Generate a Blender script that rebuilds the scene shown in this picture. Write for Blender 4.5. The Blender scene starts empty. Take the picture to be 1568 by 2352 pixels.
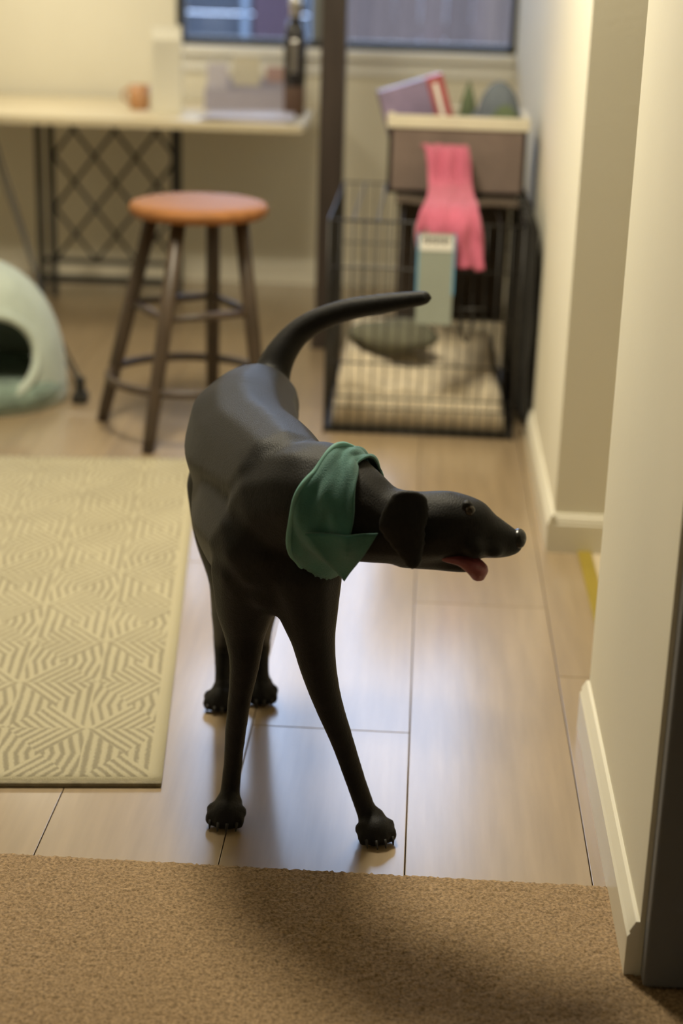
import bpy, bmesh, math, random
from mathutils import Vector, Matrix, noise
from mathutils.bvhtree import BVHTree

random.seed(7)
scene = bpy.context.scene
col = scene.collection
PI = math.pi

# ------------------------------------------------------------------ camera
CAM_H = 1.25
FPX, IW, IH = 3700.0, 1568.0, 2352.0
_dy = Vector(((1005 - IW / 2) / FPX, -(-100 - IH / 2) / FPX, -1)).normalized()
_z = Vector((1, -0.03, 0)).cross(_dy).normalized()
if _z.y < 0:
    _z = -_z
_x = _dy.cross(_z)
ROT = Matrix((_x, _dy, _z))            # camera axes -> world axes
CPOS = Vector((0, 0, CAM_H))
cam = bpy.data.cameras.new('camera')
cam.sensor_fit = 'VERTICAL'
cam.sensor_height = 36.0
cam.sensor_width = 24.0
cam.lens = FPX * 36.0 / IH
cam.clip_start = 0.02
cam.dof.use_dof = True
cam.dof.focus_distance = 2.3
cam.dof.aperture_fstop = 2.2
camo = bpy.data.objects.new('camera', cam)
camo.matrix_world = Matrix.Translation(CPOS) @ ROT.to_4x4()
col.objects.link(camo)
scene.camera = camo

# ------------------------------------------------------------------ world, exposure
world = bpy.data.worlds.new('dusk_sky')
scene.world = world
world.use_nodes = True
bg = world.node_tree.nodes['Background']
bg.inputs[0].default_value = (0.56, 0.70, 1.0, 1)
bg.inputs[1].default_value = 7.0
vs = scene.view_settings
vs.view_transform = 'Standard'
vs.look = 'None'
vs.exposure = 0.0
vs.gamma = 1.0
vs.use_curve_mapping = False


def area_light(name, loc, size, power, color, rot=(0, 0, 0)):
    l = bpy.data.lights.new(name, 'AREA')
    l.shape = 'DISK'
    l.size = size
    l.energy = power
    l.color = color
    o = bpy.data.objects.new(name, l)
    o.location = loc
    o.rotation_euler = rot
    col.objects.link(o)
    return o


WARM = (1.0, 0.90, 0.68)
area_light('ceiling_lamp_light', (-0.50, 3.22, 2.38), 0.55, 69, WARM)
area_light('desk_pendant_light', (-1.45, 5.72, 1.62), 0.24, 7.5, (1.0, 0.90, 0.70))

# ------------------------------------------------------------------ helpers


def ray(px, py):
    return ROT @ Vector(((px - IW / 2) / FPX, -(py - IH / 2) / FPX, -1))


def P(px, py, Y):
    r = ray(px, py)
    return CPOS + r * (Y / r.y)


def G(px, py, z=0.0):
    r = ray(px, py)
    return CPOS + r * ((z - CAM_H) / r.z)


def depth(p):
    return -(ROT.transposed() @ (p - CPOS)).z


BASE = {}


def obj(name, geo, mat, parent=None, smooth=False, origin=None):
    """geo = bmesh or (verts, faces) in world coordinates; one mesh object."""
    me = bpy.data.meshes.new(name)
    if isinstance(geo, bmesh.types.BMesh):
        geo.to_mesh(me)
        geo.free()
    else:
        me.from_pydata([tuple(v) for v in geo[0]], [], geo[1])
        me.update()
    if parent is not None:
        org = BASE[parent]
    elif origin is not None:
        org = Vector(origin)
    else:
        xs = [v.co for v in me.vertices]
        org = Vector(((min(v.x for v in xs) + max(v.x for v in xs)) / 2,
                      (min(v.y for v in xs) + max(v.y for v in xs)) / 2,
                      min(v.z for v in xs)))
    me.transform(Matrix.Translation(-org))
    o = bpy.data.objects.new(name, me)
    if parent is None:
        o.location = org
    else:
        o.parent = parent
    BASE[o] = org
    me.materials.append(mat)
    if smooth:
        for p in me.polygons:
            p.use_smooth = True
    col.objects.link(o)
    return o


def tag(o, label=None, cat=None, group=None, kind=None):
    if label:
        o['label'] = label
    if cat:
        o['category'] = cat
    if group:
        o['group'] = group
    if kind:
        o['kind'] = kind
    return o


def thing(name, loc, label, cat, group=None):
    o = bpy.data.objects.new(name, None)
    o.empty_display_size = 0.05
    o.location = loc
    col.objects.link(o)
    BASE[o] = Vector(loc)
    return tag(o, label, cat, group)


def struct(name, geo, mat, parent=None, smooth=False, label=None):
    o = obj(name, geo, mat, parent, smooth)
    if parent is None:
        o['kind'] = 'structure'
    if label:
        o['label'] = label
    return o


def box(bm, x0, x1, y0, y1, z0, z1, bev=0.0, M=None):
    r = bmesh.ops.create_cube(bm, size=1.0)
    vs_ = r['verts']
    for v in vs_:
        v.co = Vector(((x0 + x1) / 2 + v.co.x * (x1 - x0), (y0 + y1) / 2 + v.co.y * (y1 - y0),
                       (z0 + z1) / 2 + v.co.z * (z1 - z0)))
    if bev > 0:
        es = set()
        for v in vs_:
            es.update(v.link_edges)
        rr = bmesh.ops.bevel(bm, geom=list(es), offset=bev, segments=2, affect='EDGES', profile=0.6)
        vs_ = list({v for f in rr['faces'] for v in f.verts} | {v for v in vs_ if v.is_valid})
    if M is not None:
        for v in vs_:
            v.co = M @ v.co
    return vs_


def nb():
    return bmesh.new()


def boxo(name, b, mat, parent=None, bev=0.0, M=None):
    bm = nb()
    box(bm, *b, bev=bev, M=M)
    return obj(name, bm, mat, parent)


def smooth_path(pts, n=6):
    """Catmull-Rom through tuples of any length."""
    out = []
    q = [pts[0]] + list(pts) + [pts[-1]]
    for i in range(1, len(q) - 2):
        for k in range(n):
            t = k / n
            out.append(tuple(0.5 * ((2 * b) + (-a + c) * t + (2 * a - 5 * b + 4 * c - d) * t * t +
                                    (-a + 3 * b - 3 * c + d) * t ** 3)
                             for a, b, c, d in zip(q[i - 1], q[i], q[i + 1], q[i + 2])))
    out.append(tuple(pts[-1]))
    return out


def tube(bm, pts, rad, seg=8, closed=False):
    pts = [Vector(p) for p in pts]
    n = len(pts)
    if not hasattr(rad, '__len__'):
        rad = [rad] * n
    t0 = (pts[1] - pts[0]).normalized()
    ref = Vector((0, 0, 1)) if abs(t0.z) < 0.9 else Vector((1, 0, 0))
    u = t0.cross(ref).normalized()
    rings = []
    for i in range(n):
        if closed:
            t = (pts[(i + 1) % n] - pts[i - 1]).normalized()
        else:
            t = (pts[min(i + 1, n - 1)] - pts[max(i - 1, 0)]).normalized()
        u = (u - t * u.dot(t)).normalized()
        w = t.cross(u)
        rings.append([bm.verts.new(pts[i] + (u * math.cos(2 * PI * k / seg) + w * math.sin(2 * PI * k / seg)) * rad[i])
                      for k in range(seg)])
    for i in range(n if closed else n - 1):
        a, b = rings[i], rings[(i + 1) % n]
        for k in range(seg):
            bm.faces.new((a[k], a[(k + 1) % seg], b[(k + 1) % seg], b[k]))
    if not closed:
        bm.faces.new(list(reversed(rings[0])))
        bm.faces.new(rings[-1])


def lathe(bm, prof, c, seg=40, cap=True):
    """prof = [(r, z)] around the vertical axis at c."""
    c = Vector(c)
    rings = []
    for r, z in prof:
        rings.append([bm.verts.new(c + Vector((r * math.cos(2 * PI * k / seg), r * math.sin(2 * PI * k / seg), z)))
                      for k in range(seg)])
    for a, b in zip(rings, rings[1:]):
        for k in range(seg):
            bm.faces.new((a[k], a[(k + 1) % seg], b[(k + 1) % seg], b[k]))
    if cap:
        bm.faces.new(list(reversed(rings[0])))
        bm.faces.new(rings[-1])


def ball(bm, c, r, sub=2):
    """ellipsoid, r = float or 3-vector (world axes)."""
    if not hasattr(r, '__len__'):
        r = (r, r, r)
    v = bmesh.ops.create_icosphere(bm, subdivisions=sub, radius=1.0)['verts']
    for a in v:
        a.co = Vector((a.co.x * r[0], a.co.y * r[1], a.co.z * r[2])) + Vector(c)
    return v


# ------------------------------------------------------------------ materials
def mat(name, color, rough=0.6, var=0.12, scale=6.0, bump=0.0, bscale=60.0, metal=0.0, stretch=(1, 1, 1),
        coat=0.0, sheen=0.0, spec=0.5, rand=0.0, emit=None):
    m = bpy.data.materials.new(name)
    m.use_nodes = True
    nt = m.node_tree
    N, L = nt.nodes, nt.links
    b = N['Principled BSDF']
    tc = N.new('ShaderNodeTexCoord')
    mp = N.new('ShaderNodeMapping')
    mp.inputs['Scale'].default_value = stretch
    L.new(tc.outputs['Object'], mp.inputs[0])
    nz = N.new('ShaderNodeTexNoise')
    nz.inputs['Scale'].default_value = scale
    nz.inputs['Detail'].default_value = 5
    L.new(mp.outputs[0], nz.inputs['Vector'])
    mr = N.new('ShaderNodeMapRange')
    mr.inputs['From Min'].default_value = 0.3
    mr.inputs['From Max'].default_value = 0.7
    mr.inputs['To Min'].default_value = 1 - var
    mr.inputs['To Max'].default_value = 1 + var
    L.new(nz.outputs['Fac'], mr.inputs['Value'])
    fac = mr.outputs[0]
    if rand > 0:
        oi = N.new('ShaderNodeObjectInfo')
        r2 = N.new('ShaderNodeMapRange')
        r2.inputs['To Min'].default_value = 1 - rand
        r2.inputs['To Max'].default_value = 1 + rand
        L.new(oi.outputs['Random'], r2.inputs['Value'])
        mu = N.new('ShaderNodeMath')
        mu.operation = 'MULTIPLY'
        L.new(fac, mu.inputs[0])
        L.new(r2.outputs[0], mu.inputs[1])
        fac = mu.outputs[0]
    mx = N.new('ShaderNodeVectorMath')
    mx.operation = 'SCALE'
    mx.inputs[0].default_value = color
    L.new(fac, mx.inputs['Scale'])
    L.new(mx.outputs[0], b.inputs['Base Color'])
    b.inputs['Roughness'].default_value = rough
    b.inputs['Metallic'].default_value = metal
    b.inputs['Specular IOR Level'].default_value = spec
    b.inputs['Coat Weight'].default_value = coat
    b.inputs['Coat Roughness'].default_value = 0.19
    b.inputs['Sheen Weight'].default_value = sheen
    b.inputs['Sheen Roughness'].default_value = 0.5
    if bump > 0:
        n2 = N.new('ShaderNodeTexNoise')
        n2.inputs['Scale'].default_value = bscale
        n2.inputs['Detail'].default_value = 4
        L.new(mp.outputs[0], n2.inputs['Vector'])
        bp = N.new('ShaderNodeBump')
        bp.inputs['Strength'].default_value = bump
        bp.inputs['Distance'].default_value = 0.004
        L.new(n2.outputs['Fac'], bp.inputs['Height'])
        L.new(bp.outputs[0], b.inputs['Normal'])
    if emit:
        b.inputs['Emission Color'].default_value = (*emit[0], 1)
        b.inputs['Emission Strength'].default_value = emit[1]
    return m


M = {}
M['wall'] = mat('wall_paint', (0.74, 0.70, 0.57), 0.75, 0.03, 2.0, 0.06, 90)
M['ceil'] = mat('ceiling_paint', (0.72, 0.69, 0.60), 0.85, 0.02)
M['trim'] = mat('trim_paint', (0.74, 0.70, 0.58), 0.35, 0.02)
M['white'] = mat('white_gloss', (0.78, 0.77, 0.72), 0.4, 0.02)
M['plank'] = mat('oak_laminate', (0.34, 0.25, 0.15), 0.36, 0.10, 5.0, 0.02, 40, stretch=(9, 0.8, 9), coat=1.0, rand=0.05)
M['subfloor'] = mat('dark_joint', (0.18, 0.125, 0.07), 0.8)
M['hall'] = mat('hall_floor', (0.55, 0.46, 0.32), 0.5)
M['brass'] = mat('brass_strip', (0.45, 0.34, 0.05), 0.4, 0.08, metal=0.5)
M['carpet'] = mat('brown_carpet', (0.34, 0.235, 0.135), 0.95, 0.45, 230.0, 0.5, 500, sheen=0.1, spec=0.1)
M['fur'] = mat('black_short_fur', (0.0045, 0.0038, 0.0034), 0.55, 0.4, 200, 0.25, 620, stretch=(1, 0.5, 0.5), sheen=0.03, spec=0.22)
M['nose'] = mat('wet_nose', (0.008, 0.008, 0.008), 0.25)
M['eye'] = mat('dark_eye', (0.015, 0.008, 0.004), 0.08)
M['tongue'] = mat('tongue_flesh', (0.22, 0.055, 0.06), 0.4, 0.15, 60)
M['claw'] = mat('claw_horn', (0.012, 0.010, 0.008), 0.6)
M['teal'] = mat('teal_mesh_cloth', (0.034, 0.150, 0.128), 0.7, 0.15, 30, 0.5, 700, sheen=0.2)
M['teal2'] = mat('pale_teal_edging', (0.13, 0.30, 0.26), 0.7, 0.1, 30)
M['seat'] = mat('orange_brown_seat', (0.27, 0.115, 0.040), 0.6, 0.2, 6, stretch=(1, 8, 1), spec=0.2)
M['darkwood'] = mat('dark_stained_wood', (0.055, 0.036, 0.022), 0.45, 0.3, 8, stretch=(6, 6, 0.6))
M['postwood'] = mat('dark_post_wood', (0.040, 0.028, 0.022), 0.45, 0.3, 5, stretch=(6, 6, 0.5))
M['iron'] = mat('dark_iron', (0.020, 0.019, 0.017), 0.5, 0.2, 20, 0.1, 80)
M['desk'] = mat('cream_desk_top', (0.66, 0.58, 0.41), 0.45, 0.06, 3)
M['felt'] = mat('pale_green_felt', (0.42, 0.475, 0.41), 0.95, 0.12, 9, 0.5, 120, sheen=0.2)
M['felt2'] = mat('sage_plush', (0.20, 0.27, 0.22), 0.95, 0.25, 25, 0.8, 150, sheen=0.2)
M['cable'] = mat('black_cable', (0.02, 0.018, 0.015), 0.5)
M['wire'] = mat('black_wire', (0.018, 0.016, 0.014), 0.45)
M['fleece'] = mat('cream_fleece', (0.66, 0.57, 0.42), 0.95, 0.10, 8, 0.7, 90, sheen=0.15)
M['sage'] = mat('grey_green_cushion', (0.15, 0.145, 0.10), 0.95, 0.2, 10, 0.4, 120)
M['brownb'] = mat('dark_brown_blanket', (0.07, 0.05, 0.035), 0.95, 0.2, 9, 0.4, 120)
M['blackf'] = mat('black_fabric', (0.014, 0.013, 0.011), 0.9, 0.3, 12, 0.3, 120)
M['taupe'] = mat('taupe_canvas', (0.17, 0.125, 0.105), 0.9, 0.12, 14, 0.3, 220)
M['cream'] = mat('cream_canvas', (0.60, 0.55, 0.42), 0.8, 0.06)
M['purple'] = mat('purple_card', (0.20, 0.155, 0.25), 0.5, 0.25, 14)
M['red'] = mat('dark_red_card', (0.32, 0.07, 0.075), 0.5, 0.15, 14)
M['slate'] = mat('slate_plush', (0.13, 0.15, 0.175), 0.95, 0.15, 14, 0.6, 120)
M['moss'] = mat('moss_plush', (0.11, 0.14, 0.075), 0.95, 0.2, 14, 0.6, 120)
M['pink'] = mat('pink_towel', (0.45, 0.10, 0.165), 0.9, 0.12, 12, 0.6, 160, sheen=0.2)
M['card'] = mat('pale_card', (0.27, 0.30, 0.26), 0.4, 0.05)
M['cardw'] = mat('white_card_header', (0.70, 0.69, 0.64), 0.5, 0.05)
M['blue'] = mat('light_blue_edge', (0.12, 0.33, 0.52), 0.4, 0.05)
M['print'] = mat('dark_print', (0.10, 0.09, 0.08), 0.6)
M['wbox'] = mat('white_carton', (0.76, 0.73, 0.62), 0.6, 0.04)
M['lav'] = mat('lavender_paper', (0.37, 0.345, 0.42), 0.6, 0.05)
M['lav2'] = mat('pale_lavender_card', (0.50, 0.47, 0.52), 0.6, 0.05)
M['rose'] = mat('dusty_rose_card', (0.42, 0.27, 0.24), 0.6, 0.05)
M['orange'] = mat('terracotta_glaze', (0.45, 0.23, 0.10), 0.35, 0.1)
M['blackg'] = mat('black_gloss', (0.018, 0.015, 0.015), 0.25)
M['chrome'] = mat('brushed_steel', (0.55, 0.54, 0.52), 0.25, 0.03, metal=1.0)
M['leather'] = mat('brown_leather_sleeve', (0.10, 0.055, 0.035), 0.6, 0.15)
M['frame'] = mat('window_frame_dark', (0.035, 0.038, 0.04), 0.45, 0.1)
M['mull'] = mat('window_mullion', (0.16, 0.17, 0.16), 0.5, 0.05)
M['fence'] = mat('purple_grey_board', (0.115, 0.080, 0.070), 0.8, 0.2, 6, stretch=(8, 8, 0.7), rand=0.15)
M['navy'] = mat('navy_cladding', (0.035, 0.042, 0.058), 0.7, 0.15, 6, rand=0.15)
M['paleblue'] = mat('pale_blue_trim', (0.16, 0.20, 0.26), 0.6, 0.08)
M['maroon'] = mat('maroon_door', (0.055, 0.026, 0.045), 0.6, 0.1)
M['yard'] = mat('yard_ground', (0.05, 0.05, 0.045), 0.9, 0.2)
M['shade'] = mat('lamp_glass', (0.8, 0.75, 0.6), 0.5, 0.02, emit=((1.0, 0.86, 0.6), 2.0))


def glass():
    m = bpy.data.materials.new('window_glass')
    m.use_nodes = True
    N, L = m.node_tree.nodes, m.node_tree.links
    N.remove(N['Principled BSDF'])
    out = N['Material Output']
    tr = N.new('ShaderNodeBsdfTransparent')
    tr.inputs[0].default_value = (0.93, 0.95, 0.96, 1)
    gl = N.new('ShaderNodeBsdfGlossy')
    gl.inputs['Roughness'].default_value = 0.03
    fr = N.new('ShaderNodeFresnel')
    fr.inputs['IOR'].default_value = 1.45
    mx = N.new('ShaderNodeMixShader')
    L.new(fr.outputs[0], mx.inputs[0])
    L.new(tr.outputs[0], mx.inputs[1])
    L.new(gl.outputs[0], mx.inputs[2])
    L.new(mx.outputs[0], out.inputs[0])
    return m


M['glass'] = glass()


def rug_material():
    """woven triangles of parallel stripes: uprights in the side triangles, slants in the others"""
    m = bpy.data.materials.new('woven_rug')
    m.use_nodes = True
    N, L = m.node_tree.nodes, m.node_tree.links
    b = N['Principled BSDF']
    b.inputs['Roughness'].default_value = 0.95
    b.inputs['Specular IOR Level'].default_value = 0.1

    def op(o, a, c=None, d=None):
        n = N.new('ShaderNodeMath')
        n.operation = o
        for i, v in enumerate((a, c, d)):
            if v is None:
                continue
            if isinstance(v, (int, float)):
                n.inputs[i].default_value = v
            else:
                L.new(v, n.inputs[i])
        return n.outputs[0]
    tc = N.new('ShaderNodeTexCoord')
    wob = N.new('ShaderNodeTexNoise')
    wob.inputs['Scale'].default_value = 14
    L.new(tc.outputs['Object'], wob.inputs['Vector'])
    sp = N.new('ShaderNodeSeparateXYZ')
    L.new(tc.outputs['Object'], sp.inputs[0])
    wv = op('MULTIPLY', op('SUBTRACT', wob.outputs['Fac'], 0.5), 0.005)
    x = op('ADD', sp.outputs[0], wv)
    y = op('ADD', sp.outputs[1], wv)
    u = op('DIVIDE', x, 0.135)
    v = op('DIVIDE', y, 0.180)
    fu, fv = op('FLOOR', u), op('FLOOR', v)
    a = op('SUBTRACT', op('SUBTRACT', u, fu), 0.5)
    c = op('SUBTRACT', op('SUBTRACT', v, fv), 0.5)
    aa, cc = op('ABSOLUTE', a), op('ABSOLUTE', c)
    par = op('MODULO', op('ADD', op('ADD', fu, fv), 200.0), 2.0)       # 0 / 1 checker
    side = op('GREATER_THAN', aa, cc)
    # side triangles: uprights ; top/bottom triangles: slants, direction by checker
    s1 = op('MULTIPLY', aa, 7.5)
    slant = op('ADD', c, op('MULTIPLY', a, op('SUBTRACT', op('MULTIPLY', par, 2.0), 1.0)))
    s2 = op('MULTIPLY', slant, 7.0)
    s3 = op('MULTIPLY', op('ADD', aa, op('MULTIPLY', cc, 0.25)), 8.0)
    s1b = op('ADD', op('MULTIPLY', s1, par), op('MULTIPLY', s3, op('SUBTRACT', 1.0, par)))
    s = op('ADD', op('MULTIPLY', s1b, side), op('MULTIPLY', s2, op('SUBTRACT', 1.0, side)))
    st = op('SINE', op('MULTIPLY', s, 2 * PI))
    nz = N.new('ShaderNodeTexNoise')
    nz.inputs['Scale'].default_value = 420
    nz.inputs['Detail'].default_value = 2
    L.new(tc.outputs['Object'], nz.inputs['Vector'])
    big = N.new('ShaderNodeTexNoise')
    big.inputs['Scale'].default_value = 7
    L.new(tc.outputs['Object'], big.inputs['Vector'])
    k = op('ADD', st, op('MULTIPLY', op('SUBTRACT', nz.outputs['Fac'], 0.5), 3.2))
    k = op('ADD', k, op('MULTIPLY', op('SUBTRACT', big.outputs['Fac'], 0.5), 1.6))
    mr = N.new('ShaderNodeMapRange')
    mr.inputs['From Min'].default_value = -0.35
    mr.inputs['From Max'].default_value = 0.75
    L.new(k, mr.inputs['Value'])
    # plain selvage along the edges (object space: x 0 = right edge, y 0 = front edge)
    e1 = op('LESS_THAN', sp.outputs[0], -0.022)
    e2 = op('GREATER_THAN', sp.outputs[1], 0.014)
    fac = op('MULTIPLY', mr.outputs[0], op('MULTIPLY', e1, e2))
    mx = N.new('ShaderNodeMix')
    mx.data_type = 'RGBA'
    mx.inputs[6].default_value = (0.47, 0.42, 0.285, 1)
    mx.inputs[7].default_value = (0.28, 0.248, 0.17, 1)
    L.new(fac, mx.inputs[0])
    L.new(mx.outputs[2], b.inputs['Base Color'])
    bp = N.new('ShaderNodeBump')
    bp.inputs['Strength'].default_value = 0.6
    bp.inputs['Distance'].default_value = 0.003
    L.new(op('ADD', nz.outputs['Fac'], op('MULTIPLY', fac, -0.6)), bp.inputs['Height'])
    L.new(bp.outputs[0], b.inputs['Normal'])
    return m


M['rug'] = rug_material()

# ------------------------------------------------------------------ setting
XW, YB, YC = 0.315, 6.37, 2.013          # right wall face, back wall face, carpet edge
YJF, YJN, YCOR = 3.41, 2.53, 1.80        # far jamb, near jamb, near wall corner
XL, YR, ZC = -2.4, -1.6, 3.00
WX0, WX1, WZ0, WZ1 = -0.985, 0.312, 0.905, 2.80   # window opening

bm = nb()
box(bm, XL, 2.0, YC, YB, -0.06, -0.0125)
floor = struct('floor', bm, M['subfloor'], label='pale oak laminate floor')
# each plank is a piece of the floor; alike lengths share one mesh
PW = 0.2693
meshes = {}


def plank(x0, x1, y0, y1):
    key = (round(x1 - x0, 3), round(y1 - y0, 3))
    if key not in meshes:
        b_ = nb()
        box(b_, 0, x1 - x0 - 0.0014, 0, y1 - y0 - 0.0014, -0.012, 0, bev=0.0010)
        me = bpy.data.meshes.new('plank')
        b_.to_mesh(me)
        b_.free()
        me.materials.append(M['plank'])
        meshes[key] = me
    o = bpy.data.objects.new('plank', meshes[key])
    o.parent = floor
    o.location = Vector((x0 + 0.0007, y0 + 0.0007, 0)) - BASE[floor]
    col.objects.link(o)


xs = [0.012 + PW * k for k in range(-9, 2)] + [0.375]
for i in range(len(xs) - 1):
    y = YC
    first = [0.46, 1.05, 0.72, 1.22][i % 4]
    ln = first
    while y < YB - 0.01:
        y1 = min(y + ln, YB)
        if YB - y1 < 0.15:
            y1 = YB
        if xs[i] < XW or y < YJF:
            plank(xs[i], xs[i + 1], y, y1)
        y = y1
        ln = 1.28

struct('floor_hall', (lambda b_: (box(b_, 0.4, 2.0, 1.9, YJF, -0.05, 0.0), b_)[1])(nb()), M['hall'])
bm = nb()
box(bm, 0.372, 0.402, YJN - 0.04, YJF, -0.004, 0.006, bev=0.002)
struct('trim_1', bm, M['brass'], label='narrow brass threshold strip in the doorway')

# carpet with real tufted relief where it shows
vv, ff = [], []
x0, x1, y0, y1, st = -0.72, 0.46, 1.28, YC, 0.0036
nx, ny = int((x1 - x0) / st), int((y1 - y0) / st)
for j in range(ny + 1):
    for i in range(nx + 1):
        x, y = x0 + (x1 - x0) * i / nx, y0 + (y1 - y0) * j / ny
        z = 0.008 + 0.0016 * noise.noise(Vector((x * 210, y * 210, 0))) + random.uniform(-0.0012, 0.0012)
        if j == ny:
            z = 0.0
        vv.append((x + random.uniform(-.001, .001), y + (random.uniform(-.001, .001) if j < ny else 0), z))
for j in range(ny):
    for i in range(nx):
        a = j * (nx + 1) + i
        ff.append((a, a + 1, a + nx + 2, a + nx + 1))
for (a0, a1, b0, b1) in ((XL, x0, YR, YC), (x1, 2.0, YR, YC), (x0, x1, YR, y0)):
    k = len(vv)
    vv += [(a0, b0, .008), (a1, b0, .008), (a1, b1, .008), (a0, b1, .008)]
    ff.append((k, k + 1, k + 2, k + 3))
carpet = obj('carpet', (vv, ff), M['carpet'], smooth=True)
tag(carpet, 'brown low pile carpet meeting the laminate floor', 'carpet', kind='stuff')

bm = nb()
T = 0.14
box(bm, XL, WX0, YB, YB + T, 0, ZC)
box(bm, WX1, 2.0, YB, YB + T, 0, ZC)
box(bm, WX0, WX1, YB, YB + T, 0, WZ0)
box(bm, WX0, WX1, YB, YB + T, WZ1, ZC)
struct('wall_back', bm, M['wall'])
bm = nb()
box(bm, XW, XW + 0.16, YJF, YB, 0, ZC)
box(bm, XW + 0.16, 2.0, YJF, YJF + 0.14, 0, ZC)
box(bm, XW, XW + 0.16, YCOR, YJN, 0, ZC)
box(bm, XW + 0.16, 2.0, YCOR, YCOR + 0.14, 0, ZC)
box(bm, XW, XW + 0.16, YJN, YJF, 2.05, ZC)
struct('wall_right', bm, M['wall'])
struct('wall_left', (lambda b_: (box(b_, XL - 0.1, XL, YR, YB, 0, ZC), b_)[1])(nb()), M['wall'])
struct('wall_rear', (lambda b_: (box(b_, XL, 2.0, YR - 0.1, YR, 0, ZC), b_)[1])(nb()), M['wall'])
struct('wall_hall', (lambda b_: (box(b_, 2.0, 2.1, YR, YB, 0, ZC), b_)[1])(nb()), M['wall'])
struct('ceiling', (lambda b_: (box(b_, XL - .1, 2.1, YR - .1, YB + T, ZC, ZC + 0.1), b_)[1])(nb()), M['ceil'])


def baseboard(bm, p0, p1, nrm, h=0.088, t=0.015):
    """moulded board between two floor points, nrm = out of the wall"""
    p0, p1, n = Vector((*p0, 0)), Vector((*p1, 0)), Vector((*nrm, 0))
    prof = [(0, 0), (t, 0), (t, h * .74), (t * .75, h * .80), (t * .85, h * .84), (t * .35, h), (0, h)]
    r = []
    for p in (p0, p1):
        r.append([bm.verts.new(p + n * a + Vector((0, 0, z))) for a, z in prof])
    m_ = len(prof)
    for k in range(m_ - 1):
        bm.faces.new((r[0][k], r[0][k + 1], r[1][k + 1], r[1][k]))
    bm.faces.new(list(reversed(r[0])))
    bm.faces.new(r[1])
    bmesh.ops.recalc_face_normals(bm, faces=bm.faces)


bm = nb()
baseboard(bm, (XW, YB), (XW, YJF - 0.015), (-1, 0))
baseboard(bm, (XW, YJF), (1.9, YJF), (0, -1))
struct('baseboard_right', bm, M['trim'])
bm = nb()
baseboard(bm, (XW, YJN), (XW, YCOR), (-1, 0))
struct('baseboard_near', bm, M['trim'])
bm = nb()
baseboard(bm, (XL, YB), (XW, YB), (0, -1))
struct('baseboard_back', bm, M['trim'])

M['slate_slab'] = mat('dark_slate', (0.13, 0.135, 0.15), 0.5, 0.05)
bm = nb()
box(bm, XW + .006, 1.15, YCOR - .03, YCOR, 0.012, 2.05, bev=.004)  # added slab whose dark colour deepens the shaded wall end
slab = struct('dark_slab_1', bm, M['slate_slab'], label='dark slate grey slab added over the shaded wall end')
boxo('panel', (XW + .14, 1.05, YCOR - .036, YCOR - .03, .25, .95), M['slate_slab'], slab, bev=.002)
boxo('panel', (XW + .14, 1.05, YCOR - .036, YCOR - .03, 1.10, 1.90), M['slate_slab'], slab, bev=.002)

# window
bm = nb()
fw = 0.03
for b_ in ((WX0, WX1, YB + .03, YB + .09, WZ0, WZ0 + fw), (WX0, WX1, YB + .03, YB + .09, WZ1 - fw, WZ1),
           (WX0, WX0 + fw, YB + .03, YB + .09, WZ0, WZ1), (WX1 - .022, WX1, YB + .03, YB + .09, WZ0, WZ1)):
    box(bm, *b_)
win = struct('window_1', bm, M['frame'], label='wide window with dark frame above the desk and crate')
boxo('mullion', (-0.468, -0.395, YB + .02, YB + .10, WZ0 + fw, WZ1 - fw), M['mull'], win, bev=.004)
boxo('pane', (WX0 + fw, -0.468, YB + .058, YB + .062, WZ0 + fw, WZ1 - fw), M['glass'], win)
boxo('pane', (-0.395, WX1 - .022, YB + .058, YB + .062, WZ0 + fw, WZ1 - fw), M['glass'], win)
bm = nb()
box(bm, WX0 - .05, WX1, YB - .045, YB + .03, WZ0 - .032, WZ0, bev=.005)
box(bm, WX0 - .03, WX1, YB - .014, YB, WZ0 - .095, WZ0 - .032, bev=.003)
obj('window_sill', bm, M['white'], win)

# outside: yard, fence, shed
struct('ground_outside', (lambda b_: (box(b_, -9, 9, YB + T, 18, -.1, -.02), b_)[1])(nb()), M['yard'])
fen = thing('garden_fence', (0.55, 8.6, 0), 'purple grey upright board fence outside the window', 'fence')
fb = None
for k in range(13):
    if fb is None:
        b_ = nb()
        box(b_, -.0647, .0647, -.012, .012, 0, 1.22, bev=.003)
        fb = obj('board', b_, M['fence'], fen)
        fb.location = Vector((-1.08 + .13 * k, 0, -.02))
        fb.data.transform(Matrix.Translation(BASE[fen]))
    else:
        c = fb.copy()
        c.location = Vector((-1.08 + .13 * k, 0, -.02))
        col.objects.link(c)
boxo('rail', (-.6, 1.1, 8.615, 8.655, .25, .33), M['fence'], fen)
boxo('rail', (-.6, 1.1, 8.615, 8.655, .85, .93), M['fence'], fen)
shed = thing('garden_shed', (-1.3, 9.0, 0), 'navy clad garden shed with pale blue trim seen through the window', 'shed')
for k in range(8):
    boxo('cladding_board', (-2.2, -.62, 8.80, 8.83 + .004 * (k % 2), -.02 + .16 * k, .135 + .16 * k), M['navy'], shed)
for x in (-1.36, -.99, -.64):
    boxo('corner_trim', (x - .02, x + .02, 8.765, 8.80, -.02, 1.26), M['paleblue'], shed, bev=.004)
boxo('door', (-.95, -.70, 8.775, 8.80, 0, 1.24), M['maroon'], shed, bev=.004)
bm = nb()
box(bm, -2.25, -.58, 8.72, 9.9, 1.26, 1.32)
obj('roof', bm, M['navy'], shed)

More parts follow.
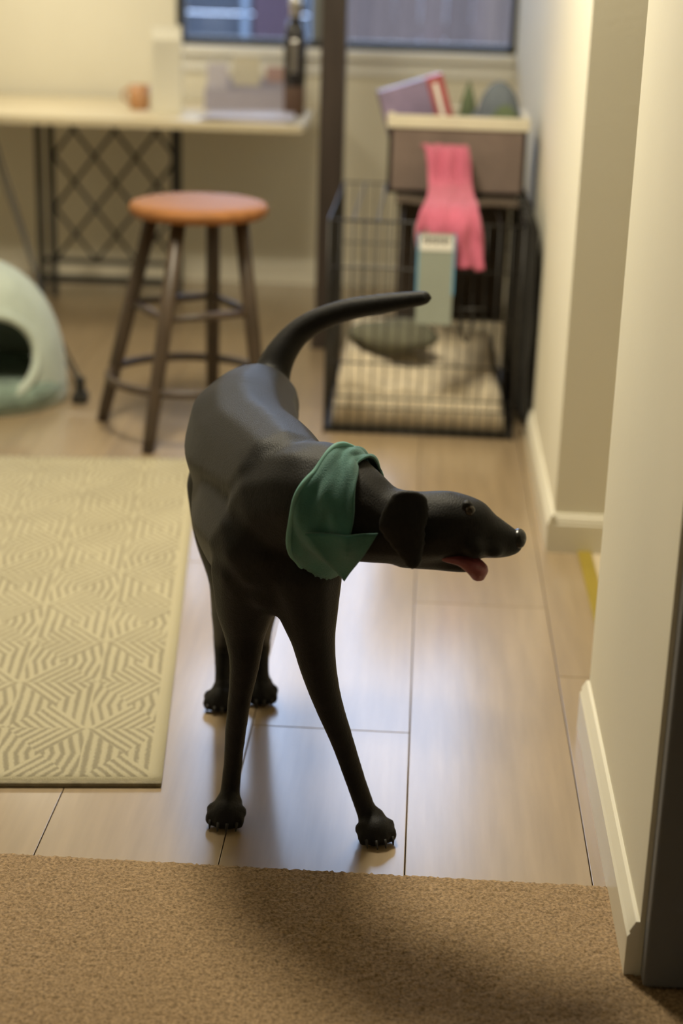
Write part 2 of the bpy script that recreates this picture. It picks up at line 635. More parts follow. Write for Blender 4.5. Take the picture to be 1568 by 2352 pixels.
# ------------------------------------------------------------------ ceiling lamp and pendant (above the frame)
lamp = thing('ceiling_lamp', (-0.50, 3.22, 2.40), 'round frosted lamp hanging above the floor', 'lamp')
bm = nb()
lathe(bm, [(.32, 2.50), (.32, 2.47), (.30, 2.465)], (-.50, 3.22, 0))
tube(bm, [(-.50, 3.22, 2.49), (-.50, 3.22, 3.0)], .012, 10)
obj('rim', bm, M['white'], lamp)
bm = nb()
lathe(bm, [(.295, 2.465), (.28, 2.44), (.20, 2.415), (.02, 2.405)], (-.50, 3.22, 0))
obj('diffuser', bm, M['shade'], lamp, smooth=True)
pend = thing('pendant_lamp', (-1.45, 5.72, 1.66), 'cream pendant lamp hanging above the desk', 'lamp')
bm = nb()
lathe(bm, [(.17, 1.64), (.05, 1.82), (.045, 1.82), (.165, 1.64)], (-1.45, 5.72, 0), cap=False)
obj('lamp_shade', bm, M['cream'], pend, smooth=True)
bm = nb()
tube(bm, [(-1.45, 5.72, 1.80), (-1.45, 5.72, 3.00)], .004)
obj('cord', bm, M['cable'], pend)

# ------------------------------------------------------------------ rug
ang = math.radians(6.0)
RW, RL, RH = 1.35, 1.72, 0.009
gx, gy = 54, 70
vv, ff = [], []
for s in (1, 0):
    for j in range(gy + 1):
        for i in range(gx + 1):
            x, y = -RW + RW * i / gx, RL * j / gy
            z = RH * s
            if s and (i in (0, gx) or j in (0, gy)):
                z = RH * .55
            if s:
                z += 0.0016 * (noise.noise(Vector((x * 5, y * 5, 3))) + 0.5)
            vv.append((x, y, z + 0.0005))
n1 = (gx + 1) * (gy + 1)
for j in range(gy):
    for i in range(gx):
        a = j * (gx + 1) + i
        ff.append((a, a + 1, a + gx + 2, a + gx + 1))
        ff.append((n1 + a, n1 + a + gx + 1, n1 + a + gx + 2, n1 + a + 1))
for i in range(gx):
    ff.append((n1 + i, n1 + i + 1, i + 1, i))
    b_ = gy * (gx + 1) + i
    ff.append((b_, b_ + 1, n1 + b_ + 1, n1 + b_))
for j in range(gy):
    a, b_ = j * (gx + 1), j * (gx + 1) + gx
    ff.append((a, a + gx + 1, n1 + a + gx + 1, n1 + a))
    ff.append((n1 + b_, n1 + b_ + gx + 1, b_ + gx + 1, b_))
rug = thing('rug', (-0.376, 2.245, 0), 'cream woven rug with grey striped triangles on the wood floor', 'rug')
rug.rotation_euler = (0, 0, ang)
BASE[rug] = Vector((0, 0, 0))
pile = obj('woven_field', (vv, ff), M['rug'], rug, smooth=True)
bm = nb()
box(bm, -RW, 0.0, -0.006, 0.004, 0.0005, 0.008, bev=.002)
M['hem'] = mat('rug_hem', (0.24, 0.205, 0.13), 0.95, 0.2, 60, 0.5, 300)
obj('hem', bm, M['hem'], rug)

# ------------------------------------------------------------------ stool
SC = Vector((-0.632, 4.237, 0))
ST = Vector((0.035, 0, 0))
stool = thing('stool', SC, 'round orange brown wooden stool with four dark splayed legs', 'stool')
bm = nb()
lathe(bm, [(.10, .585), (.168, .588), (.181, .598), (.184, .610), (.178, .621), (.160, .626), (.02, .621)], SC + ST, 48)
obj('seat', bm, M['seat'], stool, smooth=True)
feet = [Vector((-.876, 4.292, 0)), Vector((-.699, 4.006, 0)), Vector((-.412, 4.183, 0)), Vector((-.590, 4.469, 0))]
legs = []
for f in feet:
    top = SC + ST + (f - SC) * .52 + Vector((0, 0, .588))
    bot = f + (f - SC).normalized() * 0.0
    bm = nb()
    tube(bm, [bot, bot.lerp(top, .08), bot.lerp(top, .5), top], [.0165, .0175, .020, .019], 14)
    obj('leg', bm, M['darkwood'], stool, smooth=True)
    legs.append((bot, top))
bm = nb()
zr = .155
rr = (legs[0][0].lerp(legs[0][1], zr / .588) - SC - Vector((0, 0, zr))).length
tube(bm, [SC + Vector((rr * math.cos(2 * PI * k / 40), rr * math.sin(2 * PI * k / 40), zr)) for k in range(40)], .011, 10, True)
obj('foot_ring', bm, M['darkwood'], stool, smooth=True)
for k in range(4):
    a = legs[k][0].lerp(legs[k][1], .58)
    b_ = legs[(k + 1) % 4][0].lerp(legs[(k + 1) % 4][1], .58)
    bm = nb()
    tube(bm, [a, a.lerp(b_, .5), b_], [.008, .011, .008], 10)
    obj('rung', bm, M['darkwood'], stool, smooth=True)

# ------------------------------------------------------------------ desk with iron lattice base
DZ = .70
desk = thing('desk', (-1.15, 5.95, 0), 'cream topped desk on a dark iron lattice base under the window', 'desk')
boxo('desk_top', (-2.1, -.43, 5.55, 6.32, DZ - .03, DZ), M['desk'], desk, bev=.006)
LX0, LX1, LY, LZ0, LZ1 = -1.425, -.905, 5.93, .055, DZ - .03


def bar(name, p0, p1, r, parent, m_='iron', seg=8):
    b2 = nb()
    tube(b2, [p0, p1], r, seg)
    return obj(name, b2, M[m_], parent, smooth=True)


for x, w in ((LX0, .012), (LX0 + .045, .012), (LX1 - .012, .018), (-2.0, .018)):
    boxo('leg', (x - w, x + w, LY - w, LY + w, 0, LZ1), M['iron'], desk, bev=.003)
boxo('bottom_rail', (LX0, LX1, LY - .011, LY + .011, LZ0, LZ0 + .028), M['iron'], desk, bev=.003)
boxo('middle_rail', (LX0, LX1, LY - .008, LY + .008, LZ0 + .075, LZ0 + .092), M['iron'], desk, bev=.002)
boxo('top_rail', (LX0, LX1, LY - .011, LY + .011, LZ1 - .03, LZ1), M['iron'], desk, bev=.003)
ax0, ax1, az0, az1 = LX0 + .055, LX1 - .02, LZ0 + .09, LZ1 - .028
stp = .19
for sgn in (1, -1):
    k = -12
    while k < 14:
        c = k * stp
        pts = []
        # line z = az0 + sgn*1.25*(x-ax0) + c, clipped to the frame
        sl = 1.25 * sgn
        cand = []
        for x in (ax0, ax1):
            z = az0 + sl * (x - ax0) + c
            if az0 - 1e-6 <= z <= az1 + 1e-6:
                cand.append((x, z))
        for z in (az0, az1):
            x = ax0 + (z - az0 - c) / sl
            if ax0 - 1e-6 < x < ax1 + 1e-6:
                cand.append((x, z))
        cand = sorted(set((round(a, 4), round(b_, 4)) for a, b_ in cand))
        if len(cand) >= 2 and abs(cand[-1][0] - cand[0][0]) > .02:
            yy = LY + .005 * sgn
            bar('lattice_bar', (cand[0][0], yy, cand[0][1]), (cand[-1][0], yy, cand[-1][1]), .0065, desk)
        k += 1

# things on the desk
wb = thing('carton', (-0.945, 5.80, DZ), 'tall white carton standing on the desk', 'box')
Mr = Matrix.Translation((-.925, 5.78, DZ)) @ Matrix.Rotation(.12, 4, 'Z')
bm = nb()
box(bm, -.052, .052, -.04, .04, 0, .255, bev=.004, M=Mr)
obj('body', bm, M['wbox'], wb)
bm = nb()
for s in (-1, 1):
    box(bm, -.050, .050, -.002, .002, 0, .05, M=Mr @ Matrix.Translation((0, s * .019, .252)) @ Matrix.Rotation(s * .42, 4, 'X'))
obj('flap', bm, M['wbox'], wb)
pad = thing('paper_stack', (-.62, 5.70, DZ), 'stack of lavender grey sheets lying on the desk edge', 'papers')
for k in range(5):
    boxo('sheet', (-.15, .15, -.13, .13, .003 * k, .003 * k + .0026), M['lav'] if k % 2 else M['lav2'], pad,
         M=Matrix.Translation((-.635 + .004 * k, 5.71, DZ)) @ Matrix.Rotation(-.05 + .035 * k, 4, 'Z'))
so = thing('letter_sorter', (-.66, 6.03, DZ), 'low lavender letter sorter behind the paper stack', 'organizer')
boxo('tray', (-.82, -.50, 5.96, 6.10, DZ, DZ + .012), M['lav'], so, bev=.003)
for k in range(4):
    boxo('divider', (-.82, -.50, 5.965 + .042 * k, 5.971 + .042 * k, DZ + .01, DZ + .075 + .012 * k), M['lav'], so, bev=.002)
for k, (x, w, hh, m_, lab) in enumerate(((-.775, .075, .15, 'lav2', 'pale lavender envelope standing in the letter sorter'),
                                        (-.675, .10, .175, 'cream', 'cream envelope standing in the letter sorter'),
                                        (-.565, .085, .14, 'rose', 'dusty rose envelope standing in the letter sorter'))):
    bm = nb()
    yy = 5.985 + .042 * k
    box(bm, x - w / 2, x + w / 2, yy, yy + .006, DZ + .013, DZ + .013 + hh, bev=.001)
    v = obj('envelope', bm, M[m_])
    tag(v, lab, 'envelope')
bt = thing('bottle', (-.50, 5.93, DZ), 'tall black bottle with steel neck and brown sleeve on the desk', 'bottle')
BC = (-.485, 5.86, 0)
bm = nb()
lathe(bm, [(.030, DZ), (.037, DZ + .006), (.038, DZ + .10), (.036, DZ + .105)], BC, 28)
obj('sleeve', bm, M['leather'], bt, smooth=True)
bm = nb()
lathe(bm, [(.036, DZ + .10), (.040, DZ + .12), (.040, DZ + .26), (.034, DZ + .30), (.022, DZ + .33)], BC, 28)
obj('body', bm, M['blackg'], bt, smooth=True)
bm = nb()
lathe(bm, [(.020, DZ + .325), (.020, DZ + .365), (.023, DZ + .37), (.023, DZ + .40), (.015, DZ + .41)], BC, 24)
obj('cap', bm, M['chrome'], bt, smooth=True)
boxo('label_strip', (BC[0] - .011, BC[0] + .011, BC[1] - .0425, BC[1] - .0385, DZ + .15, DZ + .26), M['chrome'], bt, bev=.002)
mug = thing('mug', (-1.03, 5.95, DZ), 'small terracotta mug beside the white carton', 'mug')
MC = (-1.045, 5.90, 0)
bm = nb()
lathe(bm, [(.030, DZ), (.036, DZ + .008), (.038, DZ + .085), (.034, DZ + .085), (.032, DZ + .012), (.002, DZ + .010)], MC, 28)
obj('cup', bm, M['orange'], mug, smooth=True)
bm = nb()
tube(bm, [(MC[0] - .037, MC[1], DZ + .07), (MC[0] - .058, MC[1], DZ + .062), (MC[0] - .060, MC[1], DZ + .036), (MC[0] - .036, MC[1], DZ + .024)], .005, 8)
obj('handle', bm, M['orange'], mug, smooth=True)

# ------------------------------------------------------------------ pet cave bed
CC = Vector((-1.275, 4.50, 0))
cave = thing('pet_cave', CC, 'pale green felt pet cave with a dark round opening by the rug', 'pet bed')
CR, CH, CB = .252, .405, .0
fdir = Vector((0.42, -0.91, 0)).normalized()
fside = Vector((-fdir.y, fdir.x, 0))


def cave_r(z):
    t = max(0.0, min(1.0, (z - CB) / (CH - CB)))
    return CR * math.sqrt(max(0.0, 1 - t ** 2.6)) * (1 - .02 * t)


nth, nz_ = 72, 30
vv, ff = [], []
for j in range(nz_ + 1):
    t = math.sin(.5 * PI * j / nz_)
    z = CB + .002 + (CH - CB - .002) * t
    r = max(cave_r(z), .002)
    for i in range(nth):
        a = 2 * PI * i / nth
        wob = 1 + .012 * noise.noise(Vector((math.cos(a) * 3, math.sin(a) * 3, z * 9)))
        vv.append(CC + Vector((math.cos(a) * r * wob, math.sin(a) * r * wob, z)))
OZ, OR = .165, .130


def in_open(p):
    d = p - CC
    return d.dot(fdir) > 0.03 and (d.dot(fside) / OR) ** 2 + ((d.z - OZ) / (OR * .88)) ** 2 < 1


for j in range(nz_):
    for i in range(nth):
        q = (j * nth + i, j * nth + (i + 1) % nth, (j + 1) * nth + (i + 1) % nth, (j + 1) * nth + i)
        if not in_open((vv[q[0]] + vv[q[1]] + vv[q[2]] + vv[q[3]]) / 4):
            ff.append(q)
dome = obj('dome', (vv, ff), M['felt'], cave, smooth=True)
sm = dome.modifiers.new('thickness', 'SOLIDIFY')
sm.thickness = .014
sm.offset = -1
pts = []
for k in range(48):
    a = 2 * PI * k / 48
    sx, z = OR * math.cos(a), OZ + OR * .88 * math.sin(a)
    r = cave_r(z)
    pts.append(CC + fside * sx + fdir * math.sqrt(max(r * r - sx * sx, 0)) + Vector((0, 0, z)))
bm = nb()
tube(bm, pts, .015, 10, True)
obj('opening_rim', bm, M['felt'], cave, smooth=True)
bm = nb()
lathe(bm, [(.205, .002), (.228, .02), (.234, .05), (.226, .075), (.205, .088), (.16, .075), (.02, .07)], CC + fdir * .035, 64)
for v in bm.verts:
    d = (v.co - CC)
    v.co += Vector((d.x, d.y, 0)) * .03 * noise.noise(v.co * 18)
obj('base_cushion', bm, M['felt2'], cave, smooth=True)

# cable hanging from the desk to the floor
cab = thing('power_cable', G(188, 915), 'thin black doubled cable hanging down beside the pet cave', 'cable')
for dx, dz in ((0, 0), (12, -6)):
    pts = [P(-40, 250 + dz * 6, 5.50), P(0 + dx * .3, 395 - dx * 2, 5.45), P(45 + dx * .5, 520, 5.2), P(84 + dx * .2, 640, 4.95),
           P(128 + dx, 780, 4.75), P(172 + dx * .9, 868, 4.62), P(180 + dx * .6, 905, 4.54)]
    bm = nb()
    tube(bm, smooth_path([tuple(p) for p in pts], 6), .0045, 7)
    obj('strand', bm, M['cable'], cab, smooth=True)
g = G(184, 925)
bm = nb()
box(bm, g.x - .022, g.x + .022, g.y - .02, g.y + .03, 0, .03, bev=.006)
box(bm, g.x - .013, g.x + .013, g.y, g.y + .02, .028, .075, bev=.004)
obj('plug', bm, M['cable'], cab)

# ------------------------------------------------------------------ dark post
bm = nb()
pp = P(752, 700, 5.30)
post = thing('post', (pp.x, 5.30, 0), 'tall dark brown wooden post rising behind the wire crate', 'post')
boxo('shaft', (pp.x - .040, pp.x + .040, 5.26, 5.34, 0, ZC), M['postwood'], post, bev=.006)
boxo('foot_block', (pp.x - .052, pp.x + .052, 5.248, 5.352, 0, .10), M['postwood'], post, bev=.006)

# ------------------------------------------------------------------ wire crate
KX0, KX1, KY0, KY1, KH = -.255, .262, 4.27, 5.02, .585
crate = thing('wire_crate', ((KX0 + KX1) / 2, (KY0 + KY1) / 2, 0), 'black wire dog crate with cream bedding by the wall', 'crate')
bm = nb()
box(bm, KX0 + .004, KX1 - .004, KY0 + .006, KY1 - .006, .004, .014)
for b_ in ((KX0 + .004, KX1 - .004, KY0 + .006, KY0 + .014, .004, .018), (KX0 + .004, KX1 - .004, KY1 - .014, KY1 - .006, .004, .018),
           (KX0 + .004, KX0 + .012, KY0, KY1, .004, .018), (KX1 - .012, KX1 - .004, KY0, KY1, .004, .018)):
    box(bm, *b_)
M['tray'] = mat('black_tray', (0.03, 0.027, 0.024), 0.5)
obj('floor_tray', bm, M['tray'], crate)
NW = 17
proto = None
for k in range(NW):
    x = KX0 + (KX1 - KX0) * k / (NW - 1)
    r = .0034 if k in (0, NW - 1) else .0021
    if proto is None or k in (0, 1, NW - 1):
        bm = nb()
        tube(bm, [(x, KY0, 0), (x, KY0, KH)], r, 6)
        o = obj('front_wire', bm, M['wire'], crate, smooth=True)
        if k == 1:
            proto = (o, x)
    else:
        o = proto[0].copy()
        o.location = Vector((x - proto[1], 0, 0))
        col.objects.link(o)
for z in (.006, .075, .105, .20, .33, .46, KH):
    bar('cross_wire', (KX0, KY0, z), (KX1, KY0, z), .0026 if 0 < z < KH else .0036, crate, 'wire', 6)
bm = nb()
for k in range(0, NW):
    x = KX0 + (KX1 - KX0) * k / (NW - 1)
    tube(bm, [(x, KY1, 0), (x, KY1, KH)], .0020, 5)
    if k % 2 == 0:
        tube(bm, [(x, KY0, KH), (x, KY1, KH)], .0020, 5)
for z in (.006, .2, .4, KH):
    tube(bm, [(KX0, KY1, z), (KX1, KY1, z)], .0024, 5)
obj('rear_panel', bm, M['wire'], crate)
for x in (KX0, KX1):
    bm = nb()
    for k in range(19):
        y = KY0 + (KY1 - KY0) * k / 18
        tube(bm, [(x, y, 0), (x, y, KH)], .0020, 5)
    for z in (.006, .2, .4, KH):
        tube(bm, [(x, KY0, z), (x, KY1, z)], .0024, 5)
    obj('side_panel', bm, M['wire'], crate)
a, b_ = P(1062, 705, KY0 - .012), P(1100, 785, KY0 - .012)
bm = nb()
tube(bm, smooth_path([(a.x, a.y, a.z), (a.x - .004, a.y - .004, (a.z + b_.z) / 2), ((a.x + b_.x) / 2 - .012, a.y - .006, b_.z),
                      ((a.x + b_.x) / 2 + .002, a.y - .004, (a.z + b_.z) / 2), ((a.x + b_.x) / 2 + .004, a.y, a.z)], 6), .0032, 8)
tube(bm, [(a.x - .02, a.y + .006, a.z - .01), (b_.x + .014, a.y + .006, a.z - .004)], .0035, 8)
obj('latch', bm, M['wire'], crate, smooth=True)


def cloth(name, x0, x1, y0, y1, zf, m_, nx=60, ny=60, skirt=None, thick=.01, parent=None):
    vv, ff = [], []
    for j in range(ny + 1):
        for i in range(nx + 1):
            x, y = x0 + (x1 - x0) * i / nx, y0 + (y1 - y0) * j / ny
            vv.append((x, y, zf(x, y, i / nx, j / ny)))
    for j in range(ny):
        for i in range(nx):
            a = j * (nx + 1) + i
            ff.append((a, a + 1, a + nx + 2, a + nx + 1))
    o = obj(name, (vv, ff), M[m_], parent, smooth=True)
    s = o.modifiers.new('thickness', 'SOLIDIFY')
    s.thickness = thick
    s.offset = -1
    return o


def bed_z(x, y, u, v):
    e = min(u, 1 - u) * (KX1 - KX0)
    f = min(v, 1 - v) * (KY1 - KY0)
    rim = min(1.0, e / .04) ** .4 * min(1.0, f / .05) ** .35
    z = .125 + .035 * noise.noise(Vector((x * 6, y * 5, 1.3))) + .018 * noise.noise(Vector((x * 15, y * 13, 4))) + .03 * v
    z += .05 * math.exp(-((x - KX0 - .05) / .07) ** 2)
    z += .012 * math.sin(9 * x + 40 * y)
    return .016 + (z - .016) * rim


bed = cloth('fleece_blanket', KX0 + .018, KX1 - .018, KY0 + .02, KY1 - .02, bed_z, 'fleece', 70, 80, thick=.012)
tag(bed, 'rumpled cream fleece blanket lying inside the wire crate', 'blanket')
bm = nb()
cl = P(900, 820, 4.60)
v = ball(bm, (cl.x, 4.60, .205), (.135, .11, .042), 4)
for q in v:
    q.co += Vector((0, 0, .02 * noise.noise(q.co * 9)))
cu = obj('cushion', bm, M['sage'], smooth=True)
tag(cu, 'grey green oval cushion on the cream blanket in the crate', 'cushion')

# dark brown blanket over the crate top, hanging down its back
BX0, BX1 = -.085, KX1 - .004


def drape(name, prof, x0, x1, m_, n=44, wav=.006, thick=.008, seed=0, taper=None):
    """sheet following a (y, z) profile, spread across x"""
    pr_ = smooth_path(prof, 6)
    vv, ff = [], []
    for j, (y, z) in enumerate(pr_):
        t = j / (len(pr_) - 1)
        for i in range(n + 1):
            u = i / n
            xa, xb = (x0, x1) if taper is None else taper(t)
            x = xa + (xb - xa) * u
            w_ = noise.noise(Vector((u * 7 + seed, t * 5, seed)))
            vv.append((x + wav * .5 * w_, y + wav * w_ + wav * math.sin(u * 17 + t * 3 + seed) * .6, z + wav * .6 * w_))
    for j in range(len(pr_) - 1):
        for i in range(n):
            a = j * (n + 1) + i
            ff.append((a, a + 1, a + n + 2, a + n + 1))
    o = obj(name, (vv, ff), M[m_], smooth=True)
    s = o.modifiers.new('thickness', 'SOLIDIFY')
    s.thickness = thick
    s.offset = 0
    return o


bl = drape('throw_blanket', [(4.52, .600), (4.60, .600), (4.75, .600), (5.00, .600), (5.045, .590), (5.055, .50), (5.06, .30), (5.06, .16)],
           BX0, BX1, 'brownb', wav=.005)
tag(bl, 'dark brown throw blanket spread over the top of the wire crate', 'blanket')
# black fabric hanging between crate and wall
bf = []
vv, ff = [], []
na, nz2 = 40, 24
for j in range(nz2 + 1):
    z = .05 + .565 * j / nz2
    for i in range(na + 1):
        y = 4.25 + .62 * i / na
        x = .288 + .011 * math.sin(i * .9 + j * .12) + .006 * noise.noise(Vector((y * 9, z * 7, 2)))
        if z > .58:
            x -= (z - .58) * .55
        vv.append((x, y, z))
for j in range(nz2):
    for i in range(na):
        a = j * (na + 1) + i
        ff.append((a, a + 1, a + na + 2, a + na + 1))
bk = obj('black_cloth', (vv, ff), M['blackf'], smooth=True)
s_ = bk.modifiers.new('thickness', 'SOLIDIFY')
s_.thickness = .008
s_.offset = 0
tag(bk, 'black folded cloth hanging between the wire crate and the wall', 'cloth')

# storage bin on the crate
bx0, bx1, by0, by1, bz0, bz1 = -.115, .275, 4.66, 4.97, .608, .82
bino = thing('storage_bin', ((bx0 + bx1) / 2, (by0 + by1) / 2, bz0), 'taupe canvas storage bin with cream rim on top of the crate', 'bin')
bm = nb()
t = .010
for b_ in ((bx0, bx1, by0, by0 + t, bz0, bz1), (bx0, bx1, by1 - t, by1, bz0, bz1), (bx0, bx0 + t, by0, by1, bz0, bz1),
           (bx1 - t, bx1, by0, by1, bz0, bz1), (bx0, bx1, by0, by1, bz0, bz0 + t)):
    box(bm, *b_)
obj('body', bm, M['taupe'], bino)
bm = nb()
for b_ in ((bx0 - .006, bx1 + .006, by0 - .006, by0 + t + .004, bz1 - .03, bz1 + .006), (bx0 - .006, bx1 + .006, by1 - t - .004, by1 + .006, bz1 - .03, bz1 + .006),
           (bx0 - .006, bx0 + t + .004, by0, by1, bz1 - .03, bz1 + .006), (bx1 - t - .004, bx1 + .006, by0, by1, bz1 - .03, bz1 + .006)):
    box(bm, *b_, bev=.004)
obj('rim', bm, M['cream'], bino)
# purple and red box leaning in the bin
pk = thing('card_box', (.0, 4.80, bz0 + .02), 'purple card box with a red end leaning in the storage bin', 'box')
ML = Matrix.Translation((-.012, 4.79, bz0 + .09)) @ Matrix.Rotation(-.30, 4, 'Y') @ Matrix.Rotation(.12, 4, 'Z')
bm = nb()
box(bm, -.085, .055, -.045, .045, -.02, .215, bev=.003, M=ML)
obj('body', bm, M['purple'], pk)
bm = nb()
box(bm, .055, .105, -.0455, .0455, -.02, .2155, bev=.003, M=ML)
e_ = obj('red_end', bm, M['red'], pk)
bm = nb()
box(bm, .070, .083, -.0475, -.044, .10, .195, M=ML)
obj('label_strip', bm, M['cardw'], e_)
# plush toy in the bin
pl = thing('plush_toy', (.19, 4.82, bz0 + .02), 'slate grey plush toy with moss green side in the storage bin', 'plush toy')
bm = nb()
ball(bm, (.196, 4.82, .80), (.064, .055, .115), 3)
ball(bm, (.150, 4.83, .74), (.05, .05, .10), 3)
o = obj('body', bm, M['slate'], pl, smooth=True)
bm = nb()
ball(bm, (.212, 4.78, .77), (.050, .035, .085), 3)
obj('belly', bm, M['moss'], pl, smooth=True)
lf = obj('leaf_toy', (lambda b2: (lathe(b2, [(.024, .70), (.027, .80), (.020, .85), (.003, .905)], (.110, 4.925, 0), 20), b2)[1])(nb()), M['moss'], smooth=True)
tag(lf, 'pointed green cone between the card box and the plush toy', 'toy')

# pink towel over the front of the crate
pk2 = drape('pink_towel', [(4.615, .745), (4.575, .735), (4.53, .66), (4.40, .632), (4.29, .620), (4.247, .585), (4.243, .53), (4.240, .475)],
            0, 1, 'pink', n=40, wav=.012, thick=.014, seed=3,
            taper=lambda t: (-.022 + .025 * t + .02 * math.sin(t * 6), .105 + .055 * t))
tag(pk2, 'rose pink towel bunched on the crate and hanging over its front', 'towel')
# pale card hanging on the crate
cd = thing('hang_card', P(1002, 740, KY0 - .01), 'pale hang card with light blue edges clipped on the crate front', 'card')
a, b_ = P(962, 535, KY0 - .06), P(1045, 545, KY0 - .06)
zb = P(1000, 745, KY0 - .06).z
yy = KY0 - .06
boxo('sheet', (a.x, b_.x, yy - .0015, yy + .0015, zb, a.z), M['card'], cd)
hd = boxo('header', (a.x + .004, b_.x - .004, yy - .003, yy - .0015, a.z - .045, a.z - .006), M['cardw'], cd)
for k in range(7):
    x = a.x + .012 + k * (b_.x - a.x - .028) / 6.5
    boxo('print_mark', (x, x + .007, yy - .0036, yy - .003, a.z - .022 - .004 * (k % 2), a.z - .010), M['print'], hd)
for x in (a.x, b_.x):
    boxo('edge_strip', (x - .0025, x + .0025, yy - .0025, yy + .002, zb + .08, a.z), M['blue'], cd)
bm = nb()
tube(bm, [(a.x + .02, yy, a.z - .004), (a.x + .02, yy + .006, a.z + .01), (a.x + .02, KY0 - .0025, a.z + .012)], .002, 6)
obj('clip', bm, M['chrome'], cd)

# ------------------------------------------------------------------ dog
FX = FPX


def node(px, py, Y, r):
    p = P(px, py, Y)
    return (p.x, p.y, p.z, r * depth(p) / FX)


chains = [
    # torso, withers to rump (spine, flank and belly lines)
    [node(650, 1110, 2.16, 130), node(610, 1078, 2.28, 142), node(568, 1045, 2.40, 144), node(560, 985, 2.52, 132), node(588, 935, 2.63, 104)],
    [node(618, 1240, 2.15, 142), node(588, 1195, 2.26, 148), node(572, 1140, 2.38, 136), node(568, 1080, 2.50, 122)],
    [node(628, 1315, 2.14, 102), node(600, 1290, 2.22, 105), node(590, 1230, 2.34, 100)],
    # tail
    [node(606, 930, 2.66, 70), node(620, 872, 2.70, 48), node(650, 805, 2.72, 37), node(700, 752, 2.73, 31), node(785, 715, 2.72, 28),
     node(885, 697, 2.70, 25), node(975, 684, 2.68, 19)],
    # neck and skull
    [node(660, 1155, 2.14, 140), node(735, 1145, 2.10, 136), node(800, 1172, 2.07, 118), node(865, 1202, 2.05, 95), node(940, 1211, 2.04, 87),
     node(1020, 1208, 2.035, 85), node(1075, 1204, 2.03, 66)],
    # muzzle
    [node(1060, 1220, 2.03, 64), node(1105, 1226, 2.03, 57), node(1145, 1240, 2.03, 45), node(1172, 1245, 2.03, 34)],
    # lower jaw
    [node(930, 1252, 2.04, 56), node(1000, 1272, 2.035, 40), node(1055, 1291, 2.03, 27), node(1090, 1300, 2.03, 18)],
    # front leg, under the chest
    [node(575, 1300, 2.14, 95), node(564, 1390, 2.15, 72), node(562, 1450, 2.15, 51), node(562, 1520, 2.145, 38), node(551, 1600, 2.15, 30),
     node(541, 1680, 2.156, 27), node(534, 1760, 2.163, 24), node(528, 1825, 2.168, 24), node(526, 1855, 2.165, 24)],
    # front leg, stepping out
    [node(695, 1310, 2.12, 97), node(708, 1400, 2.12, 72), node(718, 1460, 2.12, 55), node(730, 1530, 2.12, 45), node(752, 1610, 2.122, 36),
     node(785, 1700, 2.126, 29), node(812, 1780, 2.130, 26), node(838, 1855, 2.133, 24), node(850, 1890, 2.130, 24)],
    # hind legs
    [node(530, 1110, 2.52, 105), node(528, 1220, 2.50, 86), node(532, 1320, 2.47, 58), node(520, 1400, 2.53, 38), node(514, 1478, 2.60, 26),
     node(512, 1540, 2.57, 20), node(511, 1600, 2.545, 21)],
    [node(625, 1110, 2.52, 105), node(620, 1220, 2.50, 86), node(612, 1315, 2.47, 58), node(602, 1400, 2.54, 38), node(598, 1470, 2.62, 26),
     node(599, 1530, 2.59, 20), node(600, 1585, 2.565, 21)],
]
bm = nb()
for ch in chains:
    pth = smooth_path(ch, 12)
    for (x, y, z, r) in pth:
        ball(bm, (x, y, z), r, 2)


def paw(c, fwd, w=.026):
    """paw with four toes; c = heel point on the floor"""
    c = Vector((c[0], c[1], 0))
    f = Vector((*fwd, 0)).normalized()
    s = Vector((-f.y, f.x, 0))
    ball(bm, c + Vector((0, 0, .024)), (w * .85, w * .85, .024), 2)
    ball(bm, c + f * .016 + Vector((0, 0, .021)), (w * .95, w * .95, .020), 2)
    tips = []
    for k in (-1.5, -.5, .5, 1.5):
        t_ = c + s * (k * .0135) + f * (.036 - abs(k) * .006) + Vector((0, 0, .0135))
        ball(bm, t_, (.0105, .0105, .0135), 2)
        ball(bm, t_ - f * .013 + Vector((0, 0, .008)), .0115, 2)
        tips.append((t_ + f * .008, f))
    return tips


claws = []
pf1, pf2 = G(525, 1880), G(853, 1918)
ph1, ph2 = G(511, 1618), G(600, 1602)
claws += paw((pf1.x, pf1.y), (-.10, -1))
claws += paw((pf2.x, pf2.y), (.35, -.95))
claws += paw((ph1.x, ph1.y), (-.05, -1), .025)
claws += paw((ph2.x, ph2.y), (.05, -1), .025)
# brow and lips
for (px, py, Y, r) in ((1072, 1162, 1.985, 20), (1072, 1160, 2.07, 20), (1135, 1262, 2.005, 24), (1135, 1262, 2.055, 24), (1090, 1260, 1.995, 28), (1090, 1260, 2.065, 28)):
    n_ = node(px, py, Y, r)
    ball(bm, n_[:3], n_[3], 2)
rm = bpy.data.meshes.new('dog_raw')
bm.to_mesh(rm)
bm.free()
ro = bpy.data.objects.new('dog_raw', rm)
col.objects.link(ro)
m1 = ro.modifiers.new('remesh', 'REMESH')
m1.mode = 'VOXEL'
m1.voxel_size = .0042
m2 = ro.modifiers.new('smooth', 'SMOOTH')
m2.factor = .5
m2.iterations = 22
dg = bpy.context.evaluated_depsgraph_get()
dm = bpy.data.meshes.new_from_object(ro.evaluated_get(dg))
m2.iterations = 3                      # the paws keep their toes
dm2 = bpy.data.meshes.new_from_object(ro.evaluated_get(bpy.context.evaluated_depsgraph_get()))
bpy.data.objects.remove(ro)
dvs = []
for va, vb in zip(dm.vertices, dm2.vertices):
    k_ = max(0.0, min(1.0, (va.co.z - .045) / .05))
    dvs.append(vb.co.lerp(va.co, k_))
dfs = [tuple(p.vertices) for p in dm.polygons]
lo = min(v.z for v in dvs)
dvs = [Vector((v.x, v.y, max(v.z, 0.0012))) for v in dvs]
